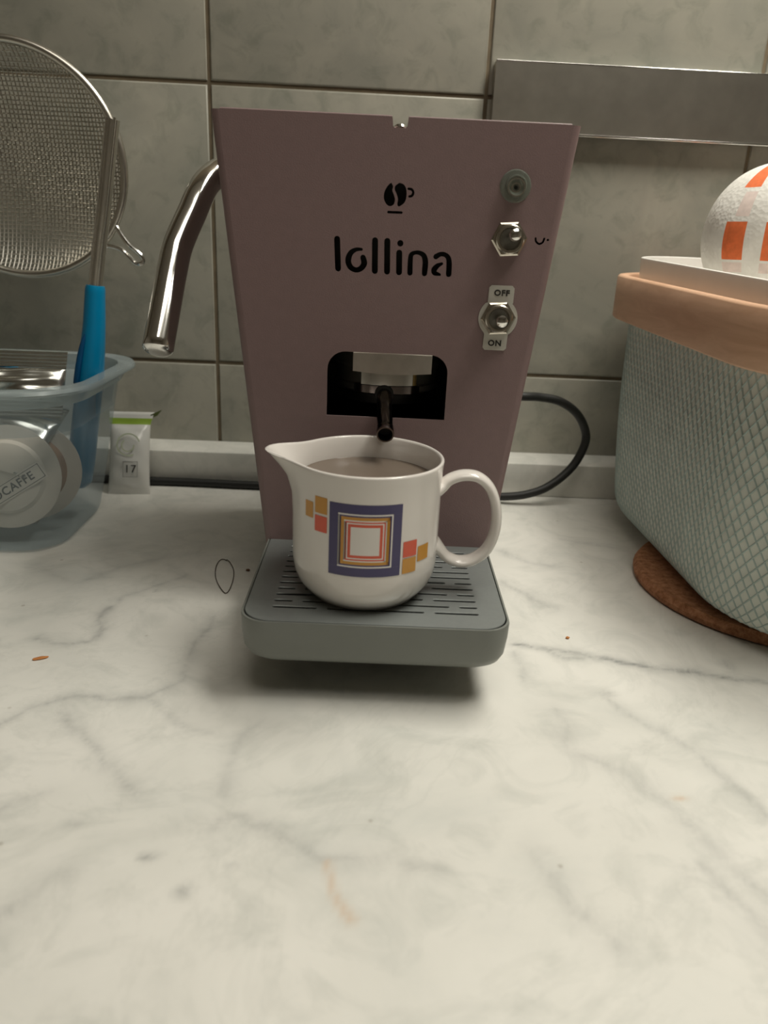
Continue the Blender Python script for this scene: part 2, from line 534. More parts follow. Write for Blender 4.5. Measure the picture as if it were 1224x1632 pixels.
# marble worktop with its veins
VEINS = [
(1.0,0.35,[(19.81,-27.54),(20.92,-28.12),(22.56,-28.65),(24.96,-29.13),(27.04,-29.9),(29.33,-30.35),(31.7,-30.78)]),
(0.7,0.25,[(21.06,-28.24),(21.68,-29.01),(22.69,-29.37),(23.54,-29.14)]),
(0.45,0.5,[(23.18,-32.52),(23.6,-33.49),(24.86,-35.03),(25.98,-36.25),(26.51,-37.97),(27.24,-39.67)]),
(0.35,0.6,[(20.49,-33.63),(20.67,-36.26),(21.67,-36.82),(22.58,-37.93),(23.92,-40.72),(24.68,-42.95),(25.1,-43.93)]),
(0.6,0.35,[(4.4,-26.13),(4.23,-28.47),(4.37,-30.55),(4.16,-32.19),(2.74,-33.65),(1.4,-34.04),(-0.51,-33.9),(-1.61,-34.41),(-2.4,-35.55)]),
(0.5,0.4,[(-0.59,-34.37),(0.32,-35.44),(2.0,-37.39),(3.38,-38.79),(4.16,-39.51)]),
(0.4,0.3,[(2.9,-33.74),(5.16,-35.44),(6.19,-36.11)]),
(0.7,0.35,[(-1.32,-25.06),(-1.35,-26.5),(-1.22,-27.84),(-1.2,-28.79),(-2.21,-29.34),(-3.7,-28.63)]),
(0.45,0.4,[(-1.42,-25.8),(-0.84,-23.88),(0.53,-22.57),(1.89,-20.74)]),
(0.35,0.5,[(8.19,-35.09),(7.34,-36.99),(7.51,-39.4)]),
(0.35,0.4,[(-0.02,-40.84),(0.35,-40.22),(1.01,-39.71)]),
(0.4,0.5,[(7.4,-41.21),(7.85,-40.75),(9.38,-40.92),(10.76,-42.19),(12.83,-42.33),(14.86,-42.72)]),
(0.4,0.5,[(-6.97,-20.53),(-4.22,-22.08),(-1.96,-20.13),(0.5,-18.0)]),
(0.45,0.6,[(21.37,-15.71),(22.76,-17.16),(24.3,-17.53)]),
(0.5,0.6,[(20.94,-20.62),(21.96,-23.07),(23.24,-23.77)]),
(0.4,0.5,[(18.29,-42.04),(19.03,-44.07),(19.8,-45.4)]),
(0.35,0.6,[(1.9,-45.12),(2.34,-44.44),(2.89,-43.48)]),
(0.4,0.35,[(19.68,-28.81),(19.77,-30.0),(19.72,-31.39)]),
(0.4,0.7,[(23.48,-42.85),(23.81,-43.96),(24.41,-45.31)]),
(0.3,0.5,[(30.01,-14.96),(28.59,-13.97),(26.21,-13.03)]),
]
BLOBS = [(5.29,-42.39,0.3,0.9),(6.9,-44.11,0.35,0.7),(2.48,-41.3,0.3,0.5),(11.7,-28.47,0.2,0.6),(7.6,-41.15,0.3,0.5),(1.89,-45.07,0.4,0.6),(18.5,-42.04,0.4,0.35),(23.62,-32.5,0.4,0.6),(0.7,-23.21,0.25,0.6),(30.36,-29.43,0.5,0.5),(8.3,-42.84,0.25,0.4),(14.56,-42.68,0.4,0.4)]
RUST = [(11.2,-42.64),(11.55,-43.88),(12.1,-44.86)]

def seg_dist(X, Y, pts):
    d = np.full(X.shape, 1e9)
    for (ax, ay), (bx, by) in zip(pts, pts[1:]):
        vx, vy = bx - ax, by - ay
        t = np.clip(((X - ax) * vx + (Y - ay) * vy) / (vx * vx + vy * vy + 1e-9), 0, 1)
        d = np.minimum(d, np.hypot(X - ax - t * vx, Y - ay - t * vy))
    return d

def worktop():
    gx = np.concatenate([[-100, -60, -30], np.arange(-14, 36.01, 0.2), [50, 80, 130]])
    gy = np.concatenate([[-64.0, -58, -53], np.arange(-50, -3.4, 0.2), [-1.5, -0.02]])
    X, Y = np.meshgrid(gx, gy)
    rs = np.random.RandomState(3)
    def wob(sc):
        o = np.zeros(X.shape)
        for k in range(7):
            f = sc * (1.6 ** k); a = rs.uniform(0, 6.28); p = rs.uniform(0, 6.28)
            o += np.sin(f * (X * np.cos(a) + Y * np.sin(a)) + p) / (1.35 ** k)
        return o
    wx, wy = wob(0.7) * 0.16, wob(0.7) * 0.16
    vein = np.zeros(X.shape)
    for s, wd, pts in VEINS:
        d = seg_dist(X + wx, Y + wy, pts)
        c = 0.55 * np.exp(-(d / (wd * 0.35)) ** 2) + 0.45 * np.exp(-(d / (wd * 1.3)) ** 2)
        vein = np.maximum(vein, s * c)
    for bx, by, r, s in BLOBS:
        vein = np.maximum(vein, s * np.exp(-(np.hypot(X + wx - bx, (Y + wy - by) * 1.2) / r) ** 2))
    rust = 0.5 * np.exp(-(seg_dist(X + wx * .4, Y, RUST) / 0.14) ** 2)
    rust = np.maximum(rust, 0.6 * np.exp(-(np.hypot((X - 24.14) / 2, Y + 39.18) / 0.13) ** 2))
    nx, ny = len(gx), len(gy)
    top = np.stack([X.ravel(), Y.ravel(), np.zeros(X.size)], 1)
    bot = np.array([(-100, -64, -3), (130, -64, -3), (130, -0.02, -3), (-100, -0.02, -3)], float)
    V = np.concatenate([top, bot]) * CM
    idx = np.arange(nx * ny).reshape(ny, nx)
    F = np.stack([idx[:-1, :-1], idx[:-1, 1:], idx[1:, 1:], idx[1:, :-1]], -1).reshape(-1, 4).tolist()
    b0 = nx * ny
    F.append([b0, b0 + 3, b0 + 2, b0 + 1])
    F.append([b0, b0 + 1] + idx[0, ::-1].tolist())
    F.append([b0 + 2, b0 + 3] + idx[-1, :].tolist())
    F.append([b0 + 3, b0] + idx[:, 0].tolist())
    F.append([b0 + 1, b0 + 2] + idx[::-1, -1].tolist())
    me = bpy.data.meshes.new('worktop')
    me.from_pydata(V.tolist(), [], F)
    for nm, arr in (('vein', vein), ('rust', rust)):
        at = me.attributes.new(nm, 'FLOAT', 'POINT')
        at.data.foreach_set('value', np.concatenate([arr.ravel(), np.zeros(4)]).astype(np.float32))
    o = link('worktop', me, M_MARBLE)
    return tag(o, 'white marble worktop with grey veins running under everything', 'worktop')
worktop()

# ================================================================== COFFEE MACHINE
YAWM = -0.022
OX, OY = 12.97, -21.87
KS = 0.9305                                # everything on the machine is drawn at 1/KS of its size
EYE = (11.884, -62.049, 19.031)
def near(p): return tuple(e + (q - e) * KS for q, e in zip(p, EYE))
mach = thing('coffee_machine', 'mauve metal coffee machine with silver lever and grey drip tray', 'coffee machine', near((OX, OY, 0)), YAWM)
mach.scale = (KS, KS, KS)
MZ = near((OX, OY, 0))[2]                  # height of the machine's own zero above the worktop
Z0, Z1 = 0.55, 24.58                       # panel foot and head
def hw(z): return 6.45 + (z - 2.9) * (8.85 - 6.45) / (24.58 - 2.9)
TH = 0.14                                  # sheet thickness
RB = 0.40                                  # bend radius at the panel's sides

def pframe(x, y, h): return (x, TH / 2 - h, y)      # 2-D x,y -> panel plane, h towards the viewer

W0 = 0.30
holes = []
holes.append(capsule((-2.685, 19.022), (-2.606, 17.628), W0))
holes.append(stroke([(-1.457,18.586),(-1.709,18.569),(-1.958,18.425),(-2.085,18.18),(-2.091,17.925),(-1.95,17.689),(-1.692,17.591),(-1.447,17.685),(-1.301,17.928),(-1.364,18.198)], [.14,.19,.26,.30,.30,.28,.25,.27,.31,.28]))
holes.append(capsule((-0.795,19.035),(-0.751,17.587), W0))
holes.append(capsule((-0.184,19.031),(-0.132,17.582), W0))
holes.append(circle((0.471,18.956), 0.155))
holes.append(capsule((0.44,18.505),(0.473,17.577), W0))
holes.append(stroke([(1.025,17.569),(1.012,18.06),(1.04,18.42),(1.23,18.545),(1.458,18.545),(1.675,18.42),(1.765,18.157),(1.769,17.838),(1.759,17.569)], [.27,.26,.24,.19,.21,.26,.29,.29,.27]))
holes.append(stroke([(2.283,18.402),(2.495,18.525),(2.729,18.516),(2.907,18.366),(2.968,18.082),(2.983,17.59)], [.26,.22,.22,.25,.28,.28]))
holes.append(stroke([(2.60,18.08),(2.39,17.97),(2.24,17.78),(2.28,17.62),(2.53,17.55)], [.14,.24,.30,.26,.13]))
def closed_smooth(pts, n=4):
    P = smooth_path([(x, y, 0) for x, y in (pts[-1:] + pts + pts[:1])], n)
    return [(p.x, p.y) for p in P[n:-n - 1]] + [(P[-n - 1].x, P[-n - 1].y)][:0]
holes.append(closed_smooth([(-0.091,21.709),(-0.279,21.57),(-0.428,21.276),(-0.435,20.974),(-0.307,20.738),(-0.126,20.648),(0.053,20.741),(0.107,20.968),(0.031,21.205),(-0.043,21.382),(-0.001,21.594)]))
holes.append(closed_smooth([(0.265,21.719),(0.495,21.663),(0.637,21.442),(0.656,21.082),(0.559,20.824),(0.319,20.655),(0.229,20.749),(0.251,20.974),(0.174,21.212),(0.072,21.417),(0.108,21.628)]))
holes.append(capsule((-0.192,20.377),(0.451,20.381), 0.12))
holes.append(stroke([(0.745,21.476),(0.896,21.453),(0.981,21.325),(0.931,21.178),(0.803,21.13)], 0.12))
holes.append(stroke([(7.173,19.482),(7.214,19.334),(7.386,19.226),(7.548,19.314),(7.602,19.484)], 0.10))
holes.append(circle((7.79,19.429), 0.06, 10))
# window for the brew group
wl, wr, wb, wt, cr = -3.05, 3.28, 10.1, 13.52, 0.95
win = [(wl, wb)] + [(wr, wb)]
win += [(wr - cr + cr * math.cos(a), wt - cr + cr * math.sin(a)) for a in [pi / 2 * k / 8 for k in range(9)]]
win += [(wl + cr + cr * math.cos(a), wt - cr + cr * math.sin(a)) for a in [pi / 2 + pi / 2 * k / 8 for k in range(9)]]
holes.append(win)
e = RB
outer = [(-hw(Z0) + e, Z0), (hw(Z0) - e, Z0), (hw(Z1) - e, Z1), (0.58, Z1), (0.54, Z1 - .38), (0.46, Z1 - .46), (-0.06, Z1 - .46), (-0.14, Z1 - .38), (-0.18, Z1), (-hw(Z1) + e, Z1)]
panel = sheet('face_panel', outer, holes, TH, M_PINK, mach, pframe)
panel['label'] = 'mauve face panel with cut-out word lollina and coffee bean cup sign'

for xa, xb in ((-hw(Z1) + 0.5, -0.2), (0.6, hw(Z1) - 0.5)):
    finish('rolled_edge', tube([(xa, TH / 2, Z1), (xb, TH / 2, Z1)], TH / 2 + .004, 12), M_PINK, mach)
# bent sides continuing the panel backwards to the wall
DEP = 17.0
for sgn in (-1, 1):
    rings = []
    for z in (Z0, 8, 16, Z1):
        h = hw(z)
        row_o, row_i = [], []
        for k in range(7):
            a = pi / 2 * k / 6
            row_o.append((sgn * (h - RB + RB * math.sin(a)), RB - RB * math.cos(a)))
            r2 = RB - TH
            row_i.append((sgn * (h - RB + r2 * math.sin(a)), RB - r2 * math.cos(a)))
        row_o.append((sgn * h, DEP)); row_i.append((sgn * (h - TH), DEP))
        rings.append([(x, y, z) for x, y in row_o + row_i[::-1]])
    finish('side_panel', loft(rings), M_PINK, mach)

# top, back and inner shell
rings = []
for z in (22.9, 23.1):
    h = hw(z) - TH - 0.02
    rings.append([(-h, 0.5, z), (h, 0.5, z), (h, DEP, z), (-h, DEP, z)])
finish('top_plate', loft(rings), M_PINK, mach, smooth=False)
rings = []
for z in (0.9, 22.9):
    h = hw(z) - TH - 0.02
    rings.append([(-h, DEP - .3, z), (h, DEP - .3, z), (h, DEP, z), (-h, DEP, z)])
finish('rear_plate', loft(rings), M_DARK, mach, smooth=False)
rings = []
for z in (0.9, 9.3):
    h = hw(z) - 0.6
    rings.append([(-h, 1.2, z), (h, 1.2, z), (h, DEP - .4, z), (-h, DEP - .4, z)])
finish('lower_chassis', loft(rings), M_DARK, mach, smooth=False)
rings = []
for z in (14.2, 22.6):
    h = hw(z) - 0.6
    rings.append([(-h, 0.9, z), (h, 0.9, z), (h, DEP - .4, z), (-h, DEP - .4, z)])
finish('upper_chassis', loft(rings), M_DARK, mach, smooth=False)
finish('brew_housing', bm_box(-4.4, 4.5, 7.2, 8.0, 9.3, 14.2), M_DARK, mach, smooth=False)
for s in (-1, 1):
    finish('cavity_cheek', bm_box(*((-4.4, -3.9) if s < 0 else (4.0, 4.5)), 0.5, 7.2, 9.3, 14.2), M_DARK, mach, smooth=False)
finish('cavity_floor', bm_box(-3.9, 4.0, 0.3, 7.2, 9.3, 9.6), M_BLACKRUB, mach, smooth=False)

# brew group seen in the window
poly = [(-1.74, 13.42), (2.48, 13.40)] + [(2.48 - 4.22 * t, 12.40 + 0.0 + 0.26 * (0.0 if t in (0, 1) else -math.sin(pi * t)) * 0.45) for t in [k / 10 for k in range(11)]]
sheet('clamp_bar', poly, [], 1.0, M_ALU, mach, lambda x, y, h: (x, 1.3 - h, y))
finish('clamp_lip', bm_box(-1.72, 2.46, 0.35, 0.9, 13.42, 13.58, 0.03), M_ALU, mach)
finish('brew_head', lathe([(0, 13.9), (3.0, 13.9), (3.1, 13.6), (3.1, 12.55), (2.95, 12.4), (2.95, 11.6), (3.05, 11.5), (3.0, 11.2), (2.6, 11.0), (0, 11.0)], 56, center=(0.1, 4.4, 0)), M_SMOKE, mach)
# chrome collar patch: polished arc in front of the brew head
def arc_band(r0, r1, z0, z1, a0, a1, cx, cy, n=14):
    bm = bmesh.new()
    g = []
    for k in range(n + 1):
        a = a0 + (a1 - a0) * k / n
        c, s = math.cos(a), math.sin(a)
        g.append([bm.verts.new((cx + r * c, cy + r * s, z)) for r, z in ((r0, z0), (r1, z0), (r1, z1), (r0, z1))])
    for A, B in zip(g, g[1:]):
        for k in range(4):
            bm.faces.new((A[k], A[(k + 1) % 4], B[(k + 1) % 4], B[k]))
    bm.faces.new(g[0]); bm.faces.new(g[-1][::-1])
    return bm
am = -pi / 2
finish('collar_plate', arc_band(3.0, 3.3, 11.62, 12.34, am - .44, am + .44, 0.12, 4.4), M_CHROME, mach)
finish('collar_edge', arc_band(3.0, 3.32, 11.62, 12.34, am + .445, am + .51, 0.12, 4.4), simple('brass', (0.75, 0.52, 0.2), 0.25, 1.0), mach)
finish('lower_collar', arc_band(2.85, 3.2, 11.15, 11.56, am - .6, am + .6, 0.12, 4.4), M_BLACKCHROME, mach)
finish('group_flange', lathe([(0, 11.0), (2.5, 11.0), (2.5, 10.5), (1.2, 10.3), (0, 10.3)], 40, center=(0.1, 4.2, 0)), M_BLACKRUB, mach)
# spout
sp = smooth_path([(0.0, 2.2, 11.35), (0.02, 0.8, 11.0), (0.06, -1.2, 10.55), (0.12, -3.25, 9.97)], 6)
bm = tube(sp[:-1], 0.41, 24, caps=False)
finish('spout', bm, M_BLACKCHROME, mach)
d = (sp[-1] - sp[-2]).normalized()
rot_d = Vector((0, 0, 1)).rotation_difference(d).to_matrix()
for nm, prof_, mt in (('spout_tip', [(.42, -.6), (.45, -.55), (.45, -.05), (.435, .02), (.37, .02), (.35, -.03), (.35, -.2)], M_BLACKCHROME), ('spout_bore', [(.349, -.04), (.349, -.58), (0, -.58)], M_BLACKRUB)):
    bm = lathe(prof_, 28)
    bmesh.ops.rotate(bm, cent=(0, 0, 0), matrix=rot_d, verts=bm.verts)
    bmesh.ops.translate(bm, vec=sp[-1], verts=bm.verts)
    finish(nm, bm, mt, mach, recalc=False)
finish('spout_root', lathe([(0, 0.9), (0.50, 0.85), (0.56, 0.3), (0.56, 0), (0, 0)], 28, '-Y', (0.0, 1.9, 11.15)), M_BLACKRUB, mach)

# pilot light
led = finish('pilot_light', lathe([(0, 0.18), (0.28, 0.22), (0.44, 0.42), (0.50, 0.40), (0.52, 0.12), (0.70, 0.10), (0.76, 0.04), (0.74, 0.0), (0, 0.0)], 40, '-Y', (5.93, -0.0, 21.82)), M_CLEAR, mach)
led['label'] = 'round clear pilot light'
for r in (0.20, 0.40):
    finish('lens_ring', lathe([(r - .035, 0.0), (r - .03, .06), (r + .03, .06), (r + .035, 0)], 30, '-Y', (5.93, -0.40 if r > .3 else -0.2, 21.74)), M_STEEL, led)
finish('lens_core', lathe([(0, .05), (.09, .03), (.1, 0), (0, 0)], 20, '-Y', (5.93, -0.21, 21.74)), M_DARK, led)

# toggle switches
def toggle(cx, cz, tip, plate):
    if plate is None:
        sw = finish('toggle_switch', lathe([(0, 0.0), (0, 0.02)], 6, '-Y'), M_NICKEL, mach) if False else bpy.data.objects.new('toggle_switch', None)
        COL.objects.link(sw); sw.parent = mach
    else:
        sw = bpy.data.objects.new('toggle_switch', None)
        COL.objects.link(sw); sw.parent = mach
    y0 = -0.06 if plate else 0.0
    # hexagon nut
    hexa = [(cx + 0.9 * math.cos(pi / 3 * k + 0.08), cz + 0.9 * math.sin(pi / 3 * k + 0.08)) for k in range(6)]
    bm = loft([[(x, y0, z) for x, z in hexa], [(x, y0 - 0.2, z) for x, z in hexa], [(cx + (x - cx) * .9, y0 - 0.26, cz + (z - cz) * .9) for x, z in hexa]])
    finish('hex_nut', bm, M_NICKEL, sw, smooth=False)
    finish('bushing', lathe([(0.70, 0.0), (0.70, 0.50), (0.64, 0.56), (0.54, 0.56), (0.50, 0.5), (0.46, 0.24), (0, 0.20)], 40, '-Y', (cx, y0, cz)), M_NICKEL, sw)
    finish('bushing_well', lathe([(0, .28), (.50, .27), (.50, .2), (0, .2)], 30, '-Y', (cx, y0, cz)), M_SMOKE, sw)
    base = Vector((cx, y0 - 0.15, cz))
    tp = Vector(tip)
    dd = (tp - base)
    path = [base + dd * t for t in (0, .2, .45, .7, .84, .93, .98, 1.0)]
    finish('toggle_lever', tube(path, [.18, .18, .22, .27, .30, .27, .16, .04], 20), M_CHROME, sw)
    return sw
toggle(5.84, 19.38, (5.96, -1.55, 19.62), None)
sw = toggle(5.64, 15.56, (5.70, -1.55, 15.50), True)
pl = [(5.084,17.05),(5.20,17.17),(6.25,17.17),(6.366,17.05),(6.357,16.32)]
pl += [(5.655 + 1.0 * math.cos(a), 15.55 + 1.0 * math.sin(a)) for a in [math.radians(48 - k * 96 / 12) for k in range(13)]]
pl += [(6.24,14.76),(6.212,14.04),(6.10,13.93),(5.10,13.93),(4.99,14.05),(5.018,14.72)]
pl += [(5.655 + 1.0 * math.cos(a), 15.55 + 1.0 * math.sin(a)) for a in [math.radians(228 - k * 96 / 12) for k in range(13)]]
pl += [(5.071,16.3)]
lp = sheet('label_plate', pl[::-1], [], 0.06, M_PLATEW, sw, lambda x, y, h: (x, -0.03 - h, y))
lp['label'] = 'pale metal plate reading OFF above and ON below'
text_mesh('lettering', 'OFF', 0.40, M_INK, lp, lambda x, y, h: (5.74 + x * 1.05, -0.072 - h, 16.79 + y), bold=0.014)
text_mesh('lettering', 'ON', 0.40, M_INK, lp, lambda x, y, h: (5.60 + x * 1.05, -0.072 - h, 14.28 + y), bold=0.014)

# latch screw in the notch
finish('latch_screw', lathe([(0, .14), (.22, .12), (.31, .02), (.31, 0), (0, 0)], 24, center=(0.2, 0.45, 24.2)), M_CHROME, mach)
finish('latch_post', lathe([(0, 0), (0.2, 0), (0.2, 1.1), (0, 1.1)], 20, center=(0.2, 0.45, 23.1)), M_STEEL, mach)
# side screw
finish('side_screw', lathe([(0, .16), (.2, .13), (.28, 0), (0, 0)], 20, '-Y', (0, 0, 0)), M_CHROME, mach).matrix_local = Matrix.Translation(Vector((-8.23, 1.2, 20.5)) * CM) @ Matrix.Rotation(-pi / 2, 4, 'Z')

# lever on the left side (points in the machine's own frame)
lev_w = [(5.6,-13.0,22.5),(3.9,-13.2,22.5),(3.2,-13.3,22.42),(2.78,-13.75,22.15),(2.45,-14.6,21.65),(2.22,-15.5,20.95),(1.96,-16.3,20.02),(1.62,-17.2,18.94),(1.40,-17.9,18.05),(1.28,-18.5,17.1),(1.20,-19.0,16.3),(1.08,-20.0,14.8),(0.94,-21.1,13.15)]
cy_, sy_ = math.cos(YAWM), math.sin(YAWM)
def to_m(p):
    x, y = p[0] - OX, p[1] - OY
    return (x * cy_ + y * sy_, -x * sy_ + y * cy_, p[2])
lp_ = smooth_path([to_m(p) for p in lev_w], 6)
d = (lp_[-1] - lp_[-2]).normalized()
rr = [0.80 + 0.02 * i / len(lp_) for i in range(len(lp_))]
lp_ += [lp_[-1] + d * .10, lp_[-1] + d * .22, lp_[-1] + d * .26]
rr += [0.74, 0.58, 0.42]
finish('lever', tube(lp_, rr, 28), M_CHROME, mach, angle=50)['label'] = 'bent polished steel lever'

# drip tray
def tray_outline(zf):
    h, r = 6.2, 1.25
    h0 = 6.25
    y1 = -9.9 + zf; y2 = 0.2
    out = []
    for k in range(9):
        a = pi + pi / 2 * k / 8
        out.append((-h + zf + r + r * math.cos(a), y1 + r + r * math.sin(a)))
    for k in range(9):
        a = 1.5 * pi + pi / 2 * k / 8
        out.append((h - zf - r + r * math.cos(a), y1 + r + r * math.sin(a)))
    out += [(h0 - zf, y2), (-h0 + zf, y2)]
    return out
tr = []
for z, i in ((0.55, 0.75), (0.62, 0.5), (0.85, 0.24), (1.2, 0.1), (2.0, 0.02), (2.72, 0.0), (2.80, 0.02), (2.80, 0.10), (2.72, 0.13), (2.3, 0.14)):
    tr.append(ring3(tray_outline(i), z))
finish('tray_body', loft(tr, True, False), M_GREYTRAY, mach, angle=50)
finish('tray_sump', loft([ring3(tray_outline(.35), 1.2), ring3(tray_outline(.30), 2.2)], True, False), M_BLACKRUB, mach, smooth=False)
slots = []
rows = 'LGLGLGLLGLGL'
for i, t in enumerate(rows):
    y = -8.35 + i * 0.668
    if t == 'L':
        segs = ((-4.83, -2.72), (-2.28, 2.28), (2.72, 4.83))
    else:
        segs = ((-4.83, -3.93), (-3.50, 3.50), (3.93, 4.83))
    for a, b in segs:
        slots.append(capsule((a + .11, y), (b - .11, y), 0.22, 4))
po = tray_outline(0.17)
finish_plate = sheet('drip_grid', po, slots, 0.12, M_GREYPLATE, mach, lambda x, y, h: (x, y, 2.76 + h))
for sx in (-3.6, 3.6):
    for yy in (-2.5, 14.0):
        finish('foot', lathe([(0, 0), (0.85, 0), (0.9, 0.1), (0.8, 0.62 + MZ / KS), (0, 0.62 + MZ / KS)], 24, center=(sx, yy, -MZ / KS)), M_BLACKRUB, mach)
finish('base_plate', bm_box(-4.9, 4.9, -7.6, DEP - .2, 0.5, 0.9), M_DARK, mach, smooth=False)

# power cord: behind the machine, a loop to its right and along the upstand to the left
cord_w = [(18.0,-6.2,8.3),(21.5,-6.3,8.55),(23.8,-6.0,8.58),(25.21,-5.3,8.44),(26.8,-4.9,8.12),(28.2,-4.6,7.28),(29.07,-4.5,6.09),(29.24,-4.7,4.92),(28.52,-5.0,3.23),(27.08,-5.5,1.89),(25.38,-5.8,1.04),(22.91,-5.6,0.55),(18,-4.6,0.36),(12,-4.2,0.34),(3.76,-4.3,0.34),(-1.68,-4.1,0.34),(-4.81,-4.1,0.34),(-9,-4.05,0.34),(-16,-4.2,0.34),(-26,-4.2,0.34)]
mo = near((OX, OY, 0))
def to_mw(p):
    x, y, z = (p[0] - mo[0]) / KS, (p[1] - mo[1]) / KS, (p[2] - mo[2]) / KS
    return (x * cy_ + y * sy_, -x * sy_ + y * cy_, z)
finish('power_cord', tube([Vector(p) for p in smooth_path([to_mw(q) for q in cord_w], 8)], 0.33 / KS, 12), M_BLACKRUB, mach)

# ================================================================== JUG
MX, MY = -0.65, -5.65
jug_c = (OX + MX * cy_ - MY * sy_, OY + MX * sy_ + MY * cy_, 2.83)
jug = thing('milk_jug', 'white porcelain jug with spout, handle and purple square print on drip tray', 'jug', near(jug_c), YAWM)
jug.scale = (KS, KS * 1.06, KS)
HJ = 6.75
prof = [(2.55, 0.0), (2.70, 0.06), (2.78, 0.2), (3.02, 0.42), (3.28, 0.8), (3.44, 1.25), (3.51, 1.8), (3.52, 3.0), (3.52, 4.0), (3.52, 5.0), (3.53, 5.8), (3.55, 6.3), (3.58, 6.62)]
pin = [(3.40, 6.62), (3.32, 6.3), (3.28, 5.6), (3.28, 4.0), (3.26, 2.2), (2.95, 1.1), (2.2, 0.6), (0.6, 0.45)]
rim = [(3.575, 6.70), (3.50, 6.75), (3.43, 6.71)]
NS = 96
def spout_add(z, th):
    d = abs(((th - pi + pi) % (2 * pi)) - pi)
    t = max(0.0, min(1.0, (z - 4.35) / 2.35))
    amt = 0.12 * t + 1.15 * t ** 3.2
    wdt = 0.46 - 0.13 * t
    return amt * math.exp(-(d / wdt) ** 2)
rings = []
for r, z in prof + rim + pin:
    row = []
    for k in range(NS):
        th = 2 * pi * k / NS
        rr_ = r + spout_add(min(z, 6.7), th)
        lift = 0.12 * spout_add(6.7, th) if z > 6.5 else 0
        row.append((rr_ * math.cos(th), rr_ * math.sin(th), z + lift - (0.05 * math.exp(-(((th - pi + pi) % (2 * pi) - pi)) ** 2) * 0)))
    rings.append(row)
finish('body', loft(rings), M_PORC, jug, angle=70)
finish('inner_disc', lathe([(0, 5.62), (3.2, 5.62), (3.27, 5.66), (3.27, 5.5), (0, 5.5)], 48), M_JUGDISC, jug)  # flat grey-brown disc across the jug, a little below its rim
# handle: flattened strap in the plane of the axis
hp = [(3.30, 5.22), (3.62, 5.42), (3.95, 5.72), (4.55, 5.93), (5.25, 5.86), (5.85, 5.35), (6.22, 4.4), (6.28, 3.3), (6.0, 2.3), (5.4, 1.68), (4.7, 1.5), (4.05, 1.72), (3.65, 2.12), (3.30, 2.45)]
hpath = smooth_path([(x, 0, z) for x, z in hp], 5)
hr = [1.0 + 0.5 * math.exp(-(i / 5) ** 2) + 0.5 * math.exp(-((len(hpath) - 1 - i) / 5) ** 2) for i in range(len(hpath))]
finish('handle', sweep(bmesh.new(), hpath, hr, 16, scale=(0.52, 0.25), up=(0, 1, 0)), M_PORC, jug, angle=70)
# printed motif wrapped round the front of the jug (angle from the front, height above the tray)
def wrap_patch(name, cells, mats):
    """cells: list of (a0, a1, z0, z1, material index)"""
    bm = bmesh.new()
    for a0, a1, z0, z1, mi in cells:
        n = max(1, int(abs(a1 - a0) / 2.5))
        prev = None
        for k in range(n + 1):
            a = math.radians(a0 + (a1 - a0) * k / n)
            R = 3.535
            cur = [bm.verts.new((R * math.sin(a), -R * math.cos(a), z)) for z in (z0, z1)]
            if prev:
                f = bm.faces.new((prev[0], cur[0], cur[1], prev[1])); f.material_index = mi
            prev = cur
    bmesh.ops.remove_doubles(bm, verts=bm.verts, dist=1e-4)
    return finish(name, bm, mats, jug, angle=60)
KA = 1.06        # print angles were measured on a slightly larger radius
A0, A1, ZB, ZT = -24.6 * KA, 26.0 * KA, 4.92 - 2.83 + .03, 8.30 - 2.83 + .03
fr_ = [0, .129, .150, .171, .213, .230, .250, .266, .305]
cm_ = [0, 1, 0, 2, 1, 3, 1, 3, 1]
cells = []
def box_at(f): return (A0 + (A1 - A0) * f, A1 - (A1 - A0) * f, ZB + (ZT - ZB) * f, ZT - (ZT - ZB) * f)
for i in range(len(fr_)):
    a0, a1, z0, z1 = box_at(fr_[i])
    if i + 1 < len(fr_):
        b0, b1, w0, w1 = box_at(fr_[i + 1])
        cells += [(a0, a1, z0, w0, cm_[i]), (a0, a1, w1, z1, cm_[i]), (a0, b0, w0, w1, cm_[i]), (b1, a1, w0, w1, cm_[i])]
    else:
        cells.append((a0, a1, z0, z1, cm_[i]))
wrap_patch('printed_square', cells, [M_PURPLE, M_PORC, M_YELLOW, M_RED])
for a0, a1, z0, z1, mm_ in ((-46.5, -38.5, 7.29, 8.04, M_YELLOW), (-36.8, -26.4, 7.62, 8.39, M_YELLOW), (-36.8, -26.4, 6.76, 7.51, M_RED), (28.0, 39.6, 5.72, 6.48, M_RED), (28.0, 39.6, 4.93, 5.66, M_YELLOW), (41.0, 52.6, 5.34, 6.09, M_YELLOW)):
    wrap_patch('printed_patch', [(a0 * KA, a1 * KA, z0 - 2.80, z1 - 2.80, 0)], [mm_])

# ================================================================== STEEL PLATE ON THE WALL
rail = thing('wall_plate', 'wide brushed steel plate fixed to the tiles above the basket', 'wall panel', (20.4, 0, 26.8))
finish('face', bm_box(0, 46, -1.05, -0.95, 0.05, 4.55), M_STEEL, rail, smooth=False)
finish('upper_lip', bm_box(0, 46, -1.06, -0.05, 4.5, 4.64, 0.05), M_CHROME, rail)
finish('lower_lip', bm_box(0, 46, -1.35, -0.90, -0.06, 0.10, 0.05), M_CHROME, rail)
finish('end_flange', bm_box(0, 0.1, -0.95, -0.05, 0.05, 4.5), M_STEEL, rail, smooth=False)

# ================================================================== BASKET WITH CORK MAT
tag(finish('cork_mat', lathe([(0, 0.0), (8.0, 0.0), (8.35, 0.12), (8.4, 0.4), (8.2, 0.72), (0, 0.78)], 64, center=(37.4, -20.3, 0.0)), M_CORK), 'round brown cork trivet poking out under the teal basket', 'trivet')

